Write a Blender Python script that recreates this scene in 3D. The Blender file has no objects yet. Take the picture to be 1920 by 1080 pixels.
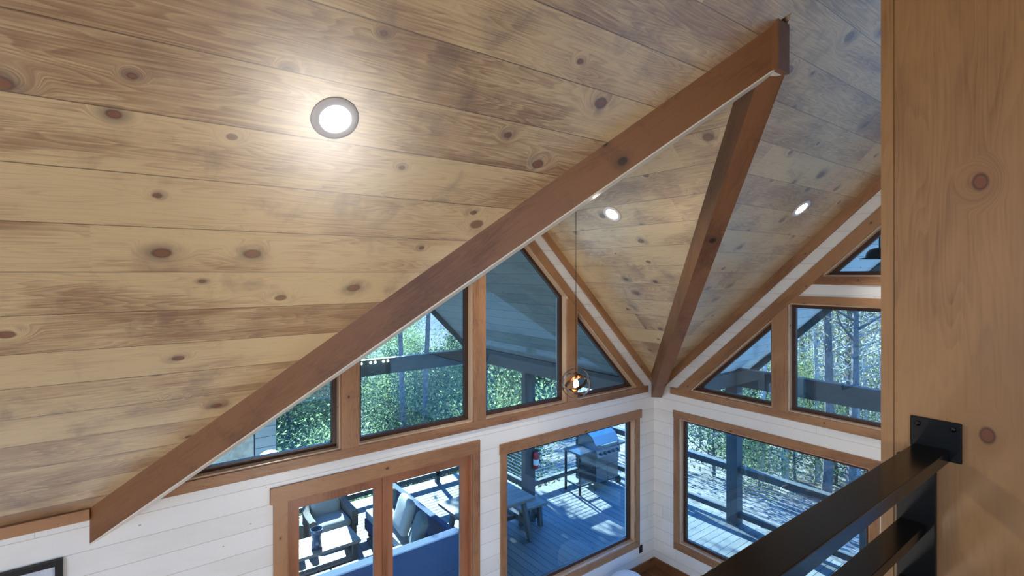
import bpy, bmesh, math, random
import numpy as np
from mathutils import Vector, Matrix
S = bpy.context.scene
COL = S.collection
rnd = random.Random(7)
PI = math.pi

# ------------------------------------------------------------------ camera
cam_d = bpy.data.cameras.new('camera'); cam = bpy.data.objects.new('camera', cam_d); COL.objects.link(cam)
cam_d.sensor_width = 36; cam_d.lens = 36*962.03/1920; cam_d.shift_y = -28.86/1920
cam_d.clip_start = 0.02; cam_d.clip_end = 2000
cam.location = (-6.794, -5.191, 4.70); cam.rotation_euler = (PI/2, 0, math.radians(52.854-90))
S.camera = cam

# ------------------------------------------------------------------ world, sun, exposure
w = bpy.data.worlds.new('world'); S.world = w; w.use_nodes = True
wn = w.node_tree.nodes; wl = w.node_tree.links
bg = wn['Background']; bg.inputs['Strength'].default_value = 5.0
tc = wn.new('ShaderNodeTexCoord'); sx = wn.new('ShaderNodeSeparateXYZ'); cr = wn.new('ShaderNodeValToRGB')
wl.new(tc.outputs['Generated'], sx.inputs[0]); wl.new(sx.outputs['Z'], cr.inputs[0])
cr.color_ramp.elements[0].position = 0.0; cr.color_ramp.elements[0].color = (.34, .64, 1, 1)
cr.color_ramp.elements[1].position = 0.75; cr.color_ramp.elements[1].color = (.06, .33, 1, 1)
wl.new(cr.outputs[0], bg.inputs['Color'])
sun_d = bpy.data.lights.new('sun', 'SUN'); sun = bpy.data.objects.new('sun', sun_d); COL.objects.link(sun)
SUN = Vector((.2*1.577, 1.577, 1.0)).normalized()
sun.rotation_euler = SUN.to_track_quat('Z', 'Y').to_euler()
sun_d.energy = 36; sun_d.angle = math.radians(.55); sun_d.color = (1, .89, .75)
S.view_settings.view_transform = 'Standard'; S.view_settings.look = 'None'
S.view_settings.exposure = 0.0; S.view_settings.gamma = 1; S.view_settings.use_curve_mapping = False
S.cycles.max_bounces = 10; S.cycles.transparent_max_bounces = 16; S.cycles.diffuse_bounces = 5
S.cycles.use_denoising = True; S.cycles.sample_clamp_indirect = 6

# ------------------------------------------------------------------ materials
def rgb(r, g, b):
    f = lambda c: c/12.92 if c <= .04045 else ((c+.055)/1.055)**2.4
    return (f(r/255), f(g/255), f(b/255), 1)

class NT:
    def __init__(s, name):
        s.m = bpy.data.materials.new(name); s.m.use_nodes = True
        s.t = s.m.node_tree; s.n = s.t.nodes; s.b = s.n['Principled BSDF']; s.out = s.n['Material Output']
    def lk(s, a, b): s.t.links.new(a, b)
    def val(s, sock, v):
        if isinstance(v, (int, float)): sock.default_value = v
        else: s.lk(v, sock)
    def math(s, op, a, b=0, c=None):
        n = s.n.new('ShaderNodeMath'); n.operation = op; s.val(n.inputs[0], a); s.val(n.inputs[1], b)
        if c is not None: s.val(n.inputs[2], c)
        return n.outputs[0]
    def comb(s, x, y, z):
        n = s.n.new('ShaderNodeCombineXYZ')
        for i, q in enumerate((x, y, z)): s.val(n.inputs[i], q)
        return n.outputs[0]
    def noise(s, vec, scale, detail=3, rough=.5, dist=0):
        n = s.n.new('ShaderNodeTexNoise'); s.lk(vec, n.inputs['Vector'])
        n.inputs['Scale'].default_value = scale; n.inputs['Detail'].default_value = detail
        n.inputs['Roughness'].default_value = rough; n.inputs['Distortion'].default_value = dist
        return n.outputs['Fac']
    def step(s, x, lo, hi, to0=0., to1=1.):
        n = s.n.new('ShaderNodeMapRange'); n.interpolation_type = 'SMOOTHSTEP'
        s.val(n.inputs['Value'], x); n.inputs['From Min'].default_value = lo; n.inputs['From Max'].default_value = hi
        n.inputs['To Min'].default_value = to0; n.inputs['To Max'].default_value = to1
        return n.outputs[0]
    def mix(s, f, a, b, mode='MIX'):
        n = s.n.new('ShaderNodeMix'); n.data_type = 'RGBA'; n.blend_type = mode
        s.val(n.inputs[0], f)
        for i, q in ((6, a), (7, b)):
            if isinstance(q, tuple): n.inputs[i].default_value = q
            else: s.lk(q, n.inputs[i])
        return n.outputs[2]
    def bump(s, h, strength=.3, dist=.01):
        n = s.n.new('ShaderNodeBump'); n.inputs['Strength'].default_value = strength; n.inputs['Distance'].default_value = dist
        s.lk(h, n.inputs['Height']); s.lk(n.outputs[0], s.b.inputs['Normal'])

def wood(name, light, dark, W=0., off=0., knots=.5, knotc=rgb(95, 52, 28), stain=None, stain_amt=.5, gap=rgb(45, 30, 18),
         gapw=.004, rough=.45, grain=.5, L=3.6, spec=.5, ksize=.16, kscale=1.6, coat=0., gap_amt=.85, bump=.15, joints=True):
    t = NT(name)
    uv = t.n.new('ShaderNodeUVMap'); uv.uv_map = 'UVMap'
    sp = t.n.new('ShaderNodeSeparateXYZ'); t.lk(uv.outputs[0], sp.inputs[0])
    u, v = sp.outputs[0], sp.outputs[1]
    oi = t.n.new('ShaderNodeObjectInfo')
    if W > 0:
        q = t.math('DIVIDE', t.math('SUBTRACT', v, off), W)
        pid = t.math('FLOOR', q); fr = t.math('FRACT', q)
        edge = t.math('MINIMUM', fr, t.math('SUBTRACT', 1, fr))
        wn_ = t.n.new('ShaderNodeTexWhiteNoise'); wn_.noise_dimensions = '1D'; t.lk(pid, wn_.inputs['W']); r0 = wn_.outputs['Value']
        uu = t.math('DIVIDE', t.math('ADD', u, t.math('MULTIPLY', r0, L*7.3)), L)
        bid = t.math('FLOOR', uu); ufr = t.math('FRACT', uu)
        wb = t.n.new('ShaderNodeTexWhiteNoise'); wb.noise_dimensions = '2D'; t.lk(t.comb(pid, bid, 0), wb.inputs['Vector']); r1 = wb.outputs['Value']
        g1 = t.step(t.math('MULTIPLY', edge, W), gapw*.3, gapw, 1, 0)
        uedge = t.math('MULTIPLY', t.math('MINIMUM', ufr, t.math('SUBTRACT', 1, ufr)), L)
        gp = t.math('MAXIMUM', g1, t.step(uedge, gapw*.2, gapw*.8, 1, 0)) if joints else g1
    else:
        r1 = oi.outputs['Random']; gp = None
    su = t.math('ADD', u, t.math('MULTIPLY', r1, 37.0)); sv = t.math('ADD', v, t.math('MULTIPLY', r1, 11.0))
    zz = t.math('MULTIPLY', r1, 23.0)
    # knots
    vo = t.n.new('ShaderNodeTexVoronoi'); vo.feature = 'F1'
    t.lk(t.comb(t.math('MULTIPLY', su, 1.0), t.math('MULTIPLY', sv, 1.35), zz), vo.inputs['Vector'])
    vo.inputs['Scale'].default_value = kscale; vo.inputs['Randomness'].default_value = 1
    vo.voronoi_dimensions = '2D'
    kd = vo.outputs['Distance']; kc = t.n.new('ShaderNodeSeparateColor'); t.lk(vo.outputs['Color'], kc.inputs[0])
    has = t.math('LESS_THAN', kc.outputs[0], knots)
    ksz = t.math('MULTIPLY_ADD', kc.outputs[1], .75, .3)
    kn = t.math('DIVIDE', kd, t.math('MULTIPLY', ksz, ksize))
    # grain deflects around knots
    defl = t.math('MULTIPLY', t.step(kn, .3, 5, .16, 0), has)
    gv = t.math('ADD', sv, defl)
    n_rings = t.noise(t.comb(t.math('MULTIPLY', su, .55), t.math('MULTIPLY', gv, 5.0), zz), 1.3, 2, .5)
    rings = t.math('FRACT', t.math('MULTIPLY', n_rings, 22))
    rings = t.math('MULTIPLY', rings, t.step(rings, .8, 1, 1, 0))
    fine = t.noise(t.comb(t.math('MULTIPLY', su, 3), t.math('MULTIPLY', gv, 120), zz), 1.0, 3, .6)
    blot = t.noise(t.comb(t.math('MULTIPLY', su, .9), t.math('MULTIPLY', gv, 2.6), zz), 1.0, 4, .6, .4)
    f = t.math('ADD', t.math('MULTIPLY', rings, .42*grain), t.math('MULTIPLY', t.math('SUBTRACT', fine, .5), 1.1*grain))
    f = t.math('ADD', f, t.math('MULTIPLY', t.step(blot, .36, .72), .55))
    f = t.math('ADD', f, t.math('MULTIPLY', t.math('SUBTRACT', r1, .5), .35))
    c = t.mix(t.step(f, 0, 1.0), light, dark)
    if stain is not None:
        bl2 = t.noise(t.comb(t.math('MULTIPLY', su, 2.6), t.math('MULTIPLY', sv, 1.5), zz), 1.6, 4, .6, .3)
        nearK = t.math('MULTIPLY', t.step(kn, .5, 4.5, 1, 0), has)
        am = t.math('MULTIPLY', t.math('MAXIMUM', t.math('MULTIPLY', t.step(bl2, .54, .76), .6), t.math('MULTIPLY', nearK, t.step(bl2, .42, .58))), stain_amt)
        c = t.mix(am, c, stain)
    ring = t.math('MULTIPLY', t.math('SUBTRACT', t.step(kn, .75, 1.0), t.step(kn, 1.0, 1.6)), has)
    c = t.mix(t.math('MULTIPLY', ring, .85), c, (knotc[0]*.3, knotc[1]*.3, knotc[2]*.3, 1))
    c = t.mix(t.math('MULTIPLY', t.step(kn, .82, .97, .9, 0), has), c, knotc)
    if gp is not None: c = t.mix(t.math('MULTIPLY', gp, gap_amt), c, gap)
    t.lk(c, t.b.inputs['Base Color'])
    rr = t.math('ADD', t.math('MULTIPLY', t.math('SUBTRACT', fine, .5), .18), rough); t.lk(rr, t.b.inputs['Roughness'])
    t.b.inputs['Specular IOR Level'].default_value = spec
    if coat: t.b.inputs['Coat Weight'].default_value = coat; t.b.inputs['Coat Roughness'].default_value = .34; t.b.inputs['Coat IOR'].default_value = 2.25
    h = t.math('MULTIPLY', fine, .25)
    if gp is not None: h = t.math('SUBTRACT', h, t.math('MULTIPLY', gp, 2))
    t.bump(h, bump, .004)
    return t.m

def plain(name, col, rough=.5, metal=0., spec=.5, noise=0., nscale=20, coat=0., bump=0.):
    t = NT(name); t.b.inputs['Base Color'].default_value = col
    if noise:
        tc_ = t.n.new('ShaderNodeTexCoord'); f = t.noise(tc_.outputs['Object'], nscale, 4, .6)
        t.lk(t.mix(t.step(f, .3, .7), tuple(list(x*(1-noise) for x in col[:3])+[1]), tuple(list(min(1, x*(1+noise)) for x in col[:3])+[1])), t.b.inputs['Base Color'])
        if bump: t.bump(f, bump, .01)
    t.b.inputs['Roughness'].default_value = rough; t.b.inputs['Metallic'].default_value = metal
    t.b.inputs['Specular IOR Level'].default_value = spec
    if coat: t.b.inputs['Coat Weight'].default_value = coat
    return t.m

def emit(name, col, s):
    t = NT(name); e = t.n.new('ShaderNodeEmission'); e.inputs[0].default_value = col; e.inputs[1].default_value = s
    t.lk(e.outputs[0], t.out.inputs[0]); return t.m

def glass(name, tint):
    t = NT(name); tr = t.n.new('ShaderNodeBsdfTransparent'); tr.inputs[0].default_value = tint
    gl = t.n.new('ShaderNodeBsdfGlossy'); gl.inputs['Roughness'].default_value = .0; gl.inputs[0].default_value = (.95, .98, 1, 1)
    lw = t.n.new('ShaderNodeLayerWeight'); lw.inputs[0].default_value = .5
    f = t.math('MULTIPLY_ADD', t.math('POWER', lw.outputs['Facing'], 4.5), .8, .045)
    mx = t.n.new('ShaderNodeMixShader'); t.lk(f, mx.inputs[0]); t.lk(tr.outputs[0], mx.inputs[1]); t.lk(gl.outputs[0], mx.inputs[2])
    t.lk(mx.outputs[0], t.out.inputs[0]); return t.m

def leafmat(name, c1, c2):
    t = NT(name); oi = t.n.new('ShaderNodeObjectInfo'); tc_ = t.n.new('ShaderNodeTexCoord')
    f = t.noise(tc_.outputs['Object'], 1.3, 4, .7)
    c = t.mix(t.step(f, .3, .7), c1, c2)
    d = t.n.new('ShaderNodeBsdfDiffuse'); tl = t.n.new('ShaderNodeBsdfTranslucent')
    t.lk(c, d.inputs[0]); t.lk(c, tl.inputs[0])
    mx = t.n.new('ShaderNodeMixShader'); mx.inputs[0].default_value = .5
    t.lk(d.outputs[0], mx.inputs[1]); t.lk(tl.outputs[0], mx.inputs[2]); t.lk(mx.outputs[0], t.out.inputs[0])
    return t.m

PW = .3135
M = {}
M['ceil'] = wood('ceiling_pine', rgb(222, 200, 154), rgb(142, 106, 74), W=PW, off=.2575, knots=.48, knotc=rgb(122, 66, 38), stain=rgb(98, 82, 78), stain_amt=.8, gap=rgb(70, 50, 34), gapw=.004, rough=.34, grain=.8, ksize=.085, kscale=2.3, L=14, joints=False, bump=.06, spec=1.0, coat=1.0)
M['trim'] = wood('trim_pine', rgb(170, 128, 92), rgb(116, 76, 50), knots=.35, knotc=rgb(84, 44, 26), stain=rgb(104, 72, 54), stain_amt=.6, rough=.42, grain=.5, ksize=.04, kscale=3.0)
M['jamb'] = wood('jamb_pine', rgb(214, 188, 160), rgb(176, 136, 104), knots=.1, knotc=rgb(110, 62, 38), rough=.22, grain=.35, ksize=.03, kscale=3)
M['door'] = wood('door_fir', rgb(164, 112, 82), rgb(122, 76, 52), knots=0, rough=.35, grain=.5)
M['beam'] = wood('beam_pine', rgb(138, 94, 60), rgb(84, 52, 31), knots=.35, knotc=rgb(46, 24, 14), stain=rgb(84, 54, 38), stain_amt=.7, rough=.45, grain=.45, ksize=.06, kscale=2.0)
M['palestrip'] = wood('pale_strip', rgb(232, 228, 216), rgb(212, 204, 188), knots=0, rough=.3, grain=.3)
M['column'] = wood('column_pine', rgb(152, 114, 72), rgb(104, 72, 43), knots=.22, knotc=rgb(112, 58, 30), stain=rgb(120, 76, 46), stain_amt=.35, rough=.45, grain=.55, ksize=.05, kscale=2.4)
M['ship'] = wood('white_shiplap', rgb(238, 240, 240), rgb(226, 227, 224), W=.19, off=.06, knots=.3, knotc=rgb(190, 180, 160), gap=rgb(150, 145, 135), gapw=.0035, rough=.38, grain=.18, ksize=.022, kscale=3.2, L=4.9, gap_amt=.6)
M['floor'] = wood('floor_oak', rgb(126, 84, 54), rgb(78, 46, 28), W=.13, knots=.1, rough=.35, grain=.6, L=1.6)
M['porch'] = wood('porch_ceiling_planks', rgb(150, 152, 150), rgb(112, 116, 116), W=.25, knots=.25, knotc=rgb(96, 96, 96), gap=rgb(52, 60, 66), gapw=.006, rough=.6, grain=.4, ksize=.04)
M['porchlit'] = wood('lit_porch_ceiling_planks', rgb(232, 234, 232), rgb(206, 209, 208), W=.25, knots=.25, knotc=rgb(140, 140, 138), gap=rgb(90, 98, 102), gapw=.005, rough=.6, grain=.3, ksize=.04)  # lighter copy of the porch planks: the side porch's brighter light put into colour
M['deck'] = wood('deck_boards', rgb(104, 108, 110), rgb(74, 80, 84), W=.145, knots=0, gap=rgb(16, 20, 24), gapw=.009, rough=.6, grain=.5, L=4.8, gap_amt=1)
M['graywood'] = wood('gray_stained_wood', rgb(74, 80, 82), rgb(48, 54, 58), knots=.1, knotc=rgb(50, 52, 54), rough=.55, grain=.5)
M['siding'] = wood('gray_siding', rgb(184, 190, 194), rgb(160, 166, 172), W=.18, knots=0, gap=rgb(50, 54, 58), gapw=.008, rough=.7)
M['tablewood'] = wood('table_wood', rgb(134, 126, 120), rgb(96, 92, 90), W=.14, knots=.1, gap=rgb(30, 30, 32), gapw=.006, rough=.5, L=9)
M['framed'] = plain('dark_bronze_frame', rgb(66, 40, 30), .4)
M['black'] = plain('black_steel', rgb(16, 14, 13), .2, 0, .35)
M['blackdull'] = plain('black_painted_steel', rgb(12, 11, 11), .38, 0, .22)
M['blackmatte'] = plain('black_plastic', rgb(22, 22, 24), .5)
M['steel'] = plain('stainless_steel', rgb(140, 142, 146), .3, 1.)
M['cable'] = plain('steel_cable', rgb(168, 172, 176), .35, 1.)
M['chrome'] = plain('polished_chrome', rgb(214, 206, 200), .12, 1.)
M['bronze'] = plain('bronze_metal', rgb(96, 62, 44), .25, 1.)
M['bronzed'] = plain('oil_rubbed_bronze', rgb(40, 32, 28), .4, .6)
M['red'] = plain('red_paint', rgb(176, 30, 40), .3)
M['white'] = plain('white_enamel', rgb(232, 232, 230), .4)
M['ringgrey'] = plain('satin_grey_enamel', rgb(226, 228, 234), .4)
M['wicker'] = plain('grey_wicker', rgb(96, 90, 84), .8, noise=.4, nscale=60, bump=.5)
M['cushion'] = plain('grey_cushion', rgb(150, 150, 150), .9, noise=.08, nscale=90)
M['pillow'] = plain('slate_pillow', rgb(92, 102, 104), .9, noise=.12, nscale=80)
M['sofa'] = plain('charcoal_outdoor_weave', rgb(26, 60, 104), .85, noise=.15, nscale=120, bump=.2)
M['sack'] = plain('woven_white_rattan', rgb(232, 234, 236), .7, noise=.12, nscale=70, bump=.6)
M['stone'] = plain('tan_stacked_stone', rgb(206, 198, 186), .85, noise=.25, nscale=7, bump=.6)
M['vase'] = plain('smoked_glass', rgb(48, 70, 96), .1, coat=.5)
M['bulb'] = emit('glowing_bulb', (1, .72, .38, 1), 14)
M['lens'] = emit('glowing_lens', (1, .98, .95, 1), 14)
M['glint'] = emit('reflection_glow', (1, .85, .55, 1), 6)  # glow of the added dots that stand in for reflections
M['glass'] = glass('window_glass', (.70, .90, 1.0, 1))
M['bark'] = plain('bark', rgb(104, 98, 94), .9, noise=.35, nscale=9)
M['palebark'] = plain('pale_bark', rgb(172, 170, 166), .9, noise=.3, nscale=9)
M['leaf'] = leafmat('fresh_leaves', rgb(96, 114, 80), rgb(160, 174, 122))
M['leafg'] = leafmat('pale_new_leaves', rgb(120, 128, 88), rgb(160, 164, 118))
M['leafd'] = leafmat('dark_leaves', rgb(42, 58, 50), rgb(78, 98, 74))
M['leafr'] = leafmat('budding_leaves', rgb(138, 116, 92), rgb(152, 150, 92))
M['litter'] = plain('leaf_litter', rgb(100, 96, 92), .95, noise=.5, nscale=1.8)
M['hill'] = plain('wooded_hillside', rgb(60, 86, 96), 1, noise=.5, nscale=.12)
M['art'] = plain('pale_print', rgb(196, 206, 220), .5, noise=.12, nscale=6)

# ------------------------------------------------------------------ mesh helpers
def new(): return bmesh.new()
def obj(name, bm, m, parent=None, grain=(1, 0, 0), smooth=False, bevel=0):
    if bevel:
        bmesh.ops.bevel(bm, geom=list(bm.edges), offset=bevel, segments=2, affect='EDGES', profile=.6)
    bmesh.ops.recalc_face_normals(bm, faces=bm.faces)
    uvl = bm.loops.layers.uv.new('UVMap'); g0 = Vector(grain).normalized()
    for f in bm.faces:
        n = f.normal; g = g0
        if abs(n.dot(g)) > .85:
            g = Vector((0, 0, 1)) if abs(n.z) < .8 else Vector((1, 0, 0))
        g = (g-n*g.dot(n)).normalized(); c = n.cross(g)
        if c.z < -1e-4 or (abs(c.z) < 1e-4 and (c.x+c.y) < 0): c = -c
        for l in f.loops:
            p = l.vert.co; l[uvl].uv = (p.dot(g), p.dot(c))
        f.smooth = smooth
    me = bpy.data.meshes.new(name); bm.to_mesh(me); bm.free()
    me.materials.append(M[m] if isinstance(m, str) else m)
    o = bpy.data.objects.new(name, me); COL.objects.link(o)
    if parent is not None: o.parent = parent
    return o
def box(bm, x0, x1, y0, y1, z0, z1):
    v = [bm.verts.new(p) for p in ((x0, y0, z0), (x1, y0, z0), (x1, y1, z0), (x0, y1, z0), (x0, y0, z1), (x1, y0, z1), (x1, y1, z1), (x0, y1, z1))]
    for f in ((3, 2, 1, 0), (4, 5, 6, 7), (0, 1, 5, 4), (1, 2, 6, 5), (2, 3, 7, 6), (3, 0, 4, 7)): bm.faces.new([v[i] for i in f])
    return v
def hexa(bm, bot, top):
    a = [bm.verts.new(p) for p in bot]; b = [bm.verts.new(p) for p in top]; n = len(a)
    bm.faces.new(a[::-1]); bm.faces.new(b)
    for i in range(n): bm.faces.new((a[i], a[(i+1) % n], b[(i+1) % n], b[i]))
def obox(bm, c, dx, dy, dz, hx, hy, hz):
    c = Vector(c); dx, dy, dz = [Vector(q).normalized() for q in (dx, dy, dz)]
    P = lambda a, b, d: c+dx*hx*a+dy*hy*b+dz*hz*d
    hexa(bm, [P(-1, -1, -1), P(1, -1, -1), P(1, 1, -1), P(-1, 1, -1)], [P(-1, -1, 1), P(1, -1, 1), P(1, 1, 1), P(-1, 1, 1)])
def bar(bm, a, b, wd, ht, up=(0, 0, 1)):
    a, b = Vector(a), Vector(b); d = (b-a); s = d.cross(Vector(up)).normalized(); u = s.cross(d).normalized()
    obox(bm, (a+b)/2, d, s, u, d.length/2, wd/2, ht/2)
def tube(bm, pts, r, seg=8, closed=False):
    pts = [Vector(p) for p in pts]; n = len(pts); rings = []
    rr = r if isinstance(r, (list, tuple)) else [r]*n
    ref = None
    for i in range(n):
        if closed: d = pts[(i+1) % n]-pts[i-1]
        else: d = pts[min(i+1, n-1)]-pts[max(i-1, 0)]
        d.normalize()
        if ref is None: ref = d.orthogonal()
        s = (ref-d*ref.dot(d)).normalized(); ref = s; t = d.cross(s)
        rings.append([bm.verts.new(pts[i]+(s*math.cos(k*2*PI/seg)+t*math.sin(k*2*PI/seg))*rr[i]) for k in range(seg)])
    for i in range(n if closed else n-1):
        A, B = rings[i], rings[(i+1) % n]
        for k in range(seg): bm.faces.new((A[k], A[(k+1) % seg], B[(k+1) % seg], B[k]))
    if not closed: bm.faces.new(rings[0][::-1]); bm.faces.new(rings[-1])
def lathe(bm, prof, c=(0, 0, 0), seg=24, mat=None):
    c = Vector(c); mat = mat or Matrix.Identity(3); rings = []
    for r, z in prof:
        if r < 1e-6: rings.append([bm.verts.new(c+mat @ Vector((0, 0, z)))])
        else: rings.append([bm.verts.new(c+mat @ Vector((r*math.cos(k*2*PI/seg), r*math.sin(k*2*PI/seg), z))) for k in range(seg)])
    for A, B in zip(rings, rings[1:]):
        if len(A) == 1 and len(B) == 1: continue
        for k in range(seg):
            if len(A) == 1: bm.faces.new((A[0], B[k], B[(k+1) % seg]))
            elif len(B) == 1: bm.faces.new((A[k], A[(k+1) % seg], B[0]))
            else: bm.faces.new((A[k], A[(k+1) % seg], B[(k+1) % seg], B[k]))
def pad(bm, c, sx_, sy_, sz_, rot=None, n=4, e=.45):
    """soft cushion: superellipsoid"""
    c = Vector(c); rot = rot or Matrix.Identity(3)
    P = lambda t, p_: (math.copysign(abs(t)**p_, t))
    rings = []; NU, NV = 24, 12
    for j in range(1, NV):
        ph = -PI/2+PI*j/NV; r = []
        for i in range(NU):
            th = 2*PI*i/NU
            r.append(bm.verts.new(c+rot @ Vector((sx_*P(math.cos(ph), e)*P(math.cos(th), e*.7), sy_*P(math.cos(ph), e)*P(math.sin(th), e*.7), sz_*P(math.sin(ph), .75)))))
        rings.append(r)
    b = bm.verts.new(c+rot @ Vector((0, 0, -sz_))); t = bm.verts.new(c+rot @ Vector((0, 0, sz_)))
    for A, B in zip(rings, rings[1:]):
        for k in range(NU): bm.faces.new((A[k], A[(k+1) % NU], B[(k+1) % NU], B[k]))
    for k in range(NU):
        bm.faces.new((b, rings[0][(k+1) % NU], rings[0][k])); bm.faces.new((t, rings[-1][k], rings[-1][(k+1) % NU]))
def tag(o, label=None, cat=None, group=None, kind=None):
    if label: o['label'] = label
    if cat: o['category'] = cat
    if group: o['group'] = group
    if kind: o['kind'] = kind
    return o
def thing(name, label, cat, loc=(0, 0, 0), group=None, kind=None):
    o = bpy.data.objects.new(name, None); COL.objects.link(o); o.location = loc; o.empty_display_size = .1
    return tag(o, label, cat, group, kind)
def local(o):   # keep child meshes written in world coordinates under a moved empty
    for c in o.children: c.location = -o.location
def copy_tree(o, loc, label=None, parent=None, rz=None):
    c = o.copy(); COL.objects.link(c)
    if parent is None:
        c.location = loc
        if rz is not None: c.rotation_euler = (0, 0, rz)
        if label: c['label'] = label
    else: c.parent = parent
    for ch in list(o.children): copy_tree(ch, None, None, c)
    return c
def struct(o, label=None, cat=None): o['kind'] = 'structure'; return tag(o, label, cat)

# wall-plane mappings: (along, outward depth, height) -> xyz
def mapA(a, d, z): return (a, d, z)
def mapB(a, d, z): return (d, a, z)
def prism(bm, mp, poly, d0, d1):
    hexa(bm, [mp(a, d0, z) for a, z in poly], [mp(a, d1, z) for a, z in poly])
def holed(bm, mp, outer, holes, d0, d1):
    for d in (d0, d1):
        es = []
        for lp in [outer]+holes:
            vs = [bm.verts.new(mp(a, d, z)) for a, z in lp]
            es += [bm.edges.new((vs[i], vs[(i+1) % len(vs)])) for i in range(len(vs))]
        bmesh.ops.triangle_fill(bm, use_beauty=True, use_dissolve=False, edges=es)
    for lp in [outer]+holes:
        n = len(lp)
        for i in range(n):
            p, q = lp[i], lp[(i+1) % n]
            bm.faces.new([bm.verts.new(mp(p[0], d0, p[1])), bm.verts.new(mp(q[0], d0, q[1])), bm.verts.new(mp(q[0], d1, q[1])), bm.verts.new(mp(p[0], d1, p[1]))])
    bmesh.ops.remove_doubles(bm, verts=bm.verts, dist=1e-5)
def inset(poly, t):
    n = len(poly); A = sum(poly[i][0]*poly[(i+1) % n][1]-poly[(i+1) % n][0]*poly[i][1] for i in range(n)); sg = 1 if A > 0 else -1
    L = []
    for i in range(n):
        p, q = Vector(poly[i]), Vector(poly[(i+1) % n]); d = (q-p).normalized(); nn = Vector((-d.y, d.x))*sg
        L.append((p+nn*t, d))
    out = []
    for i in range(n):
        p1, d1 = L[i-1]; p2, d2 = L[i]; cr_ = d1.x*d2.y-d1.y*d2.x
        s = ((p2.x-p1.x)*d2.y-(p2.y-p1.y)*d2.x)/cr_; out.append(tuple(p1+d1*s))
    return out
def ringpoly(bm, mp, poly, t0, t1, d0, d1):
    A, B = inset(poly, t0), inset(poly, t1); n = len(poly)
    for i in range(n):
        j = (i+1) % n
        hexa(bm, [mp(*(lambda p: (p[0], d0, p[1]))(q)) for q in (A[i], A[j], B[j], B[i])], [mp(*(lambda p: (p[0], d1, p[1]))(q)) for q in (A[i], A[j], B[j], B[i])])

# ------------------------------------------------------------------ architecture constants
XC = -3.43; SA = .975; SB = .948; ZA = 3.0; ZM = 2.86; YR = -6.0; XL = -11.5; YS = -12.0
zmain = lambda y: ZM+SB*(-y) if y > YR else ZM+SB*(y-YS)
zcross = lambda x: ZA+SA*(-x) if x > XC else ZA+SA*(x-2*XC)
YJ = -(ZA+SA*(-XC)-ZM)/SB            # ridge junction y
XF = 2*XC-(ZA-ZM)/SA                 # left valley foot on wall A
YF = -(ZA-ZM)/SB                     # right valley foot on wall B
def slab(bm, pts, zf, th=.1):
    hexa(bm, [(x, y, zf(x, y)) for x, y in pts], [(x, y, zf(x, y)+th) for x, y in pts])
M_ = lambda x, y: ZM-SB*y
S_ = lambda x, y: ZM+SB*(y-YS)
CR = lambda x, y: ZA-SA*x
CL = lambda x, y: ZA+SA*(x-2*XC)

# ------------------------------------------------------------------ setting: floor, ceilings, walls
bm = new(); box(bm, XL, 0, YS, 0, -.1, 0); struct(obj('floor', bm, 'floor', grain=(0, 1, 0)))
bm = new()
slab(bm, [(XL, YR), (XL, 0), (XF, 0), (XC, YJ), (XC, YR)], M_)
slab(bm, [(XC, YR), (XC, YJ), (0, YF), (0, YR)], M_)
struct(obj('ceiling', bm, 'ceil', grain=(1, 0, 0)))
bm = new(); slab(bm, [(XL, YS), (XL, YR), (0, YR), (0, YS)], S_); struct(obj('ceiling', bm, 'ceil', grain=(1, 0, 0)))
bm = new(); slab(bm, [(0, 0), (XC, 0), (XC, YJ), (0, YF)], CR); struct(obj('ceiling', bm, 'ceil', grain=(0, 1, 0)))
bm = new(); slab(bm, [(XC, 0), (XF-.001, 0), (XC, YJ)], CL); struct(obj('ceiling', bm, 'ceil', grain=(0, 1, 0)))

RA = lambda x: 2.50+.978*(-x)          # inner edge of the rake casing, wall A right half
RAL = lambda x: 2.50+.978*(x-2*XC)
RB = lambda y: 2.30+.95*(-y)
WA = {1: [(-6.44, 2.91), (-5.04, 2.91), (-5.04, RAL(-5.04))],
      2: [(-4.86, 2.91), (-3.455, 2.91), (-3.455, RAL(-3.455)), (-4.86, RAL(-4.86))],
      3: [(-3.277, 2.91), (-1.92, 2.91), (-1.92, RA(-1.92)), (-3.277, RA(-3.277))],
      4: [(-1.726, 2.91), (-.42, 2.91), (-1.726, RA(-1.726))],
      5: [(-2.955, .53), (-.47, .53), (-.47, 2.43), (-2.955, 2.43)]}
DOOR = [(-5.55, 0), (-3.47, 0), (-3.47, 2.53), (-5.55, 2.53)]
WB = {6: [(-1.89, 2.92), (-.653, 2.92), (-1.89, RB(-1.89))],
      7: [(-5.0, 2.92), (-2.085, 2.92), (-2.085, 4.31), (-5.0, 4.31)],
      8: [(-5.8, 4.655), (-2.48, 4.655), (-5.8, RB(-5.8))],
      9: [(-2.99, .55), (-.475, .55), (-.475, 2.465), (-2.99, 2.465)],
      10: [(-10.4, .55), (-4.2, .55), (-4.2, 2.465), (-10.4, 2.465)]}
bm = new()
holed(bm, mapA, [(XL, 0), (.0, 0), (.0, 2.99), (XC, zcross(XC)), (XF, zcross(XF+.001)), (XF, ZM), (XL, ZM)], [WA[i] for i in (1, 2, 3, 4, 5)]+[[(a, z+(.002 if z == 0 else 0)) for a, z in DOOR]], 0, .2)
struct(obj('wall_north', bm, 'ship', grain=(1, 0, 0)))
bm = new()
holed(bm, mapB, [(.2, 0), (YS, 0), (YS, ZM), (YR, zmain(YR)), (.0, 2.85), (.2, 2.70)], [WB[i] for i in WB], 0, .2)
struct(obj('wall_east', bm, 'ship', grain=(0, 1, 0)))
SOUTHW = [[(-10.8, .5), (-7.6, .5), (-7.6, 2.5), (-10.8, 2.5)], [(-3.4, .5), (-.6, .5), (-.6, 2.5), (-3.4, 2.5)]]
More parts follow.
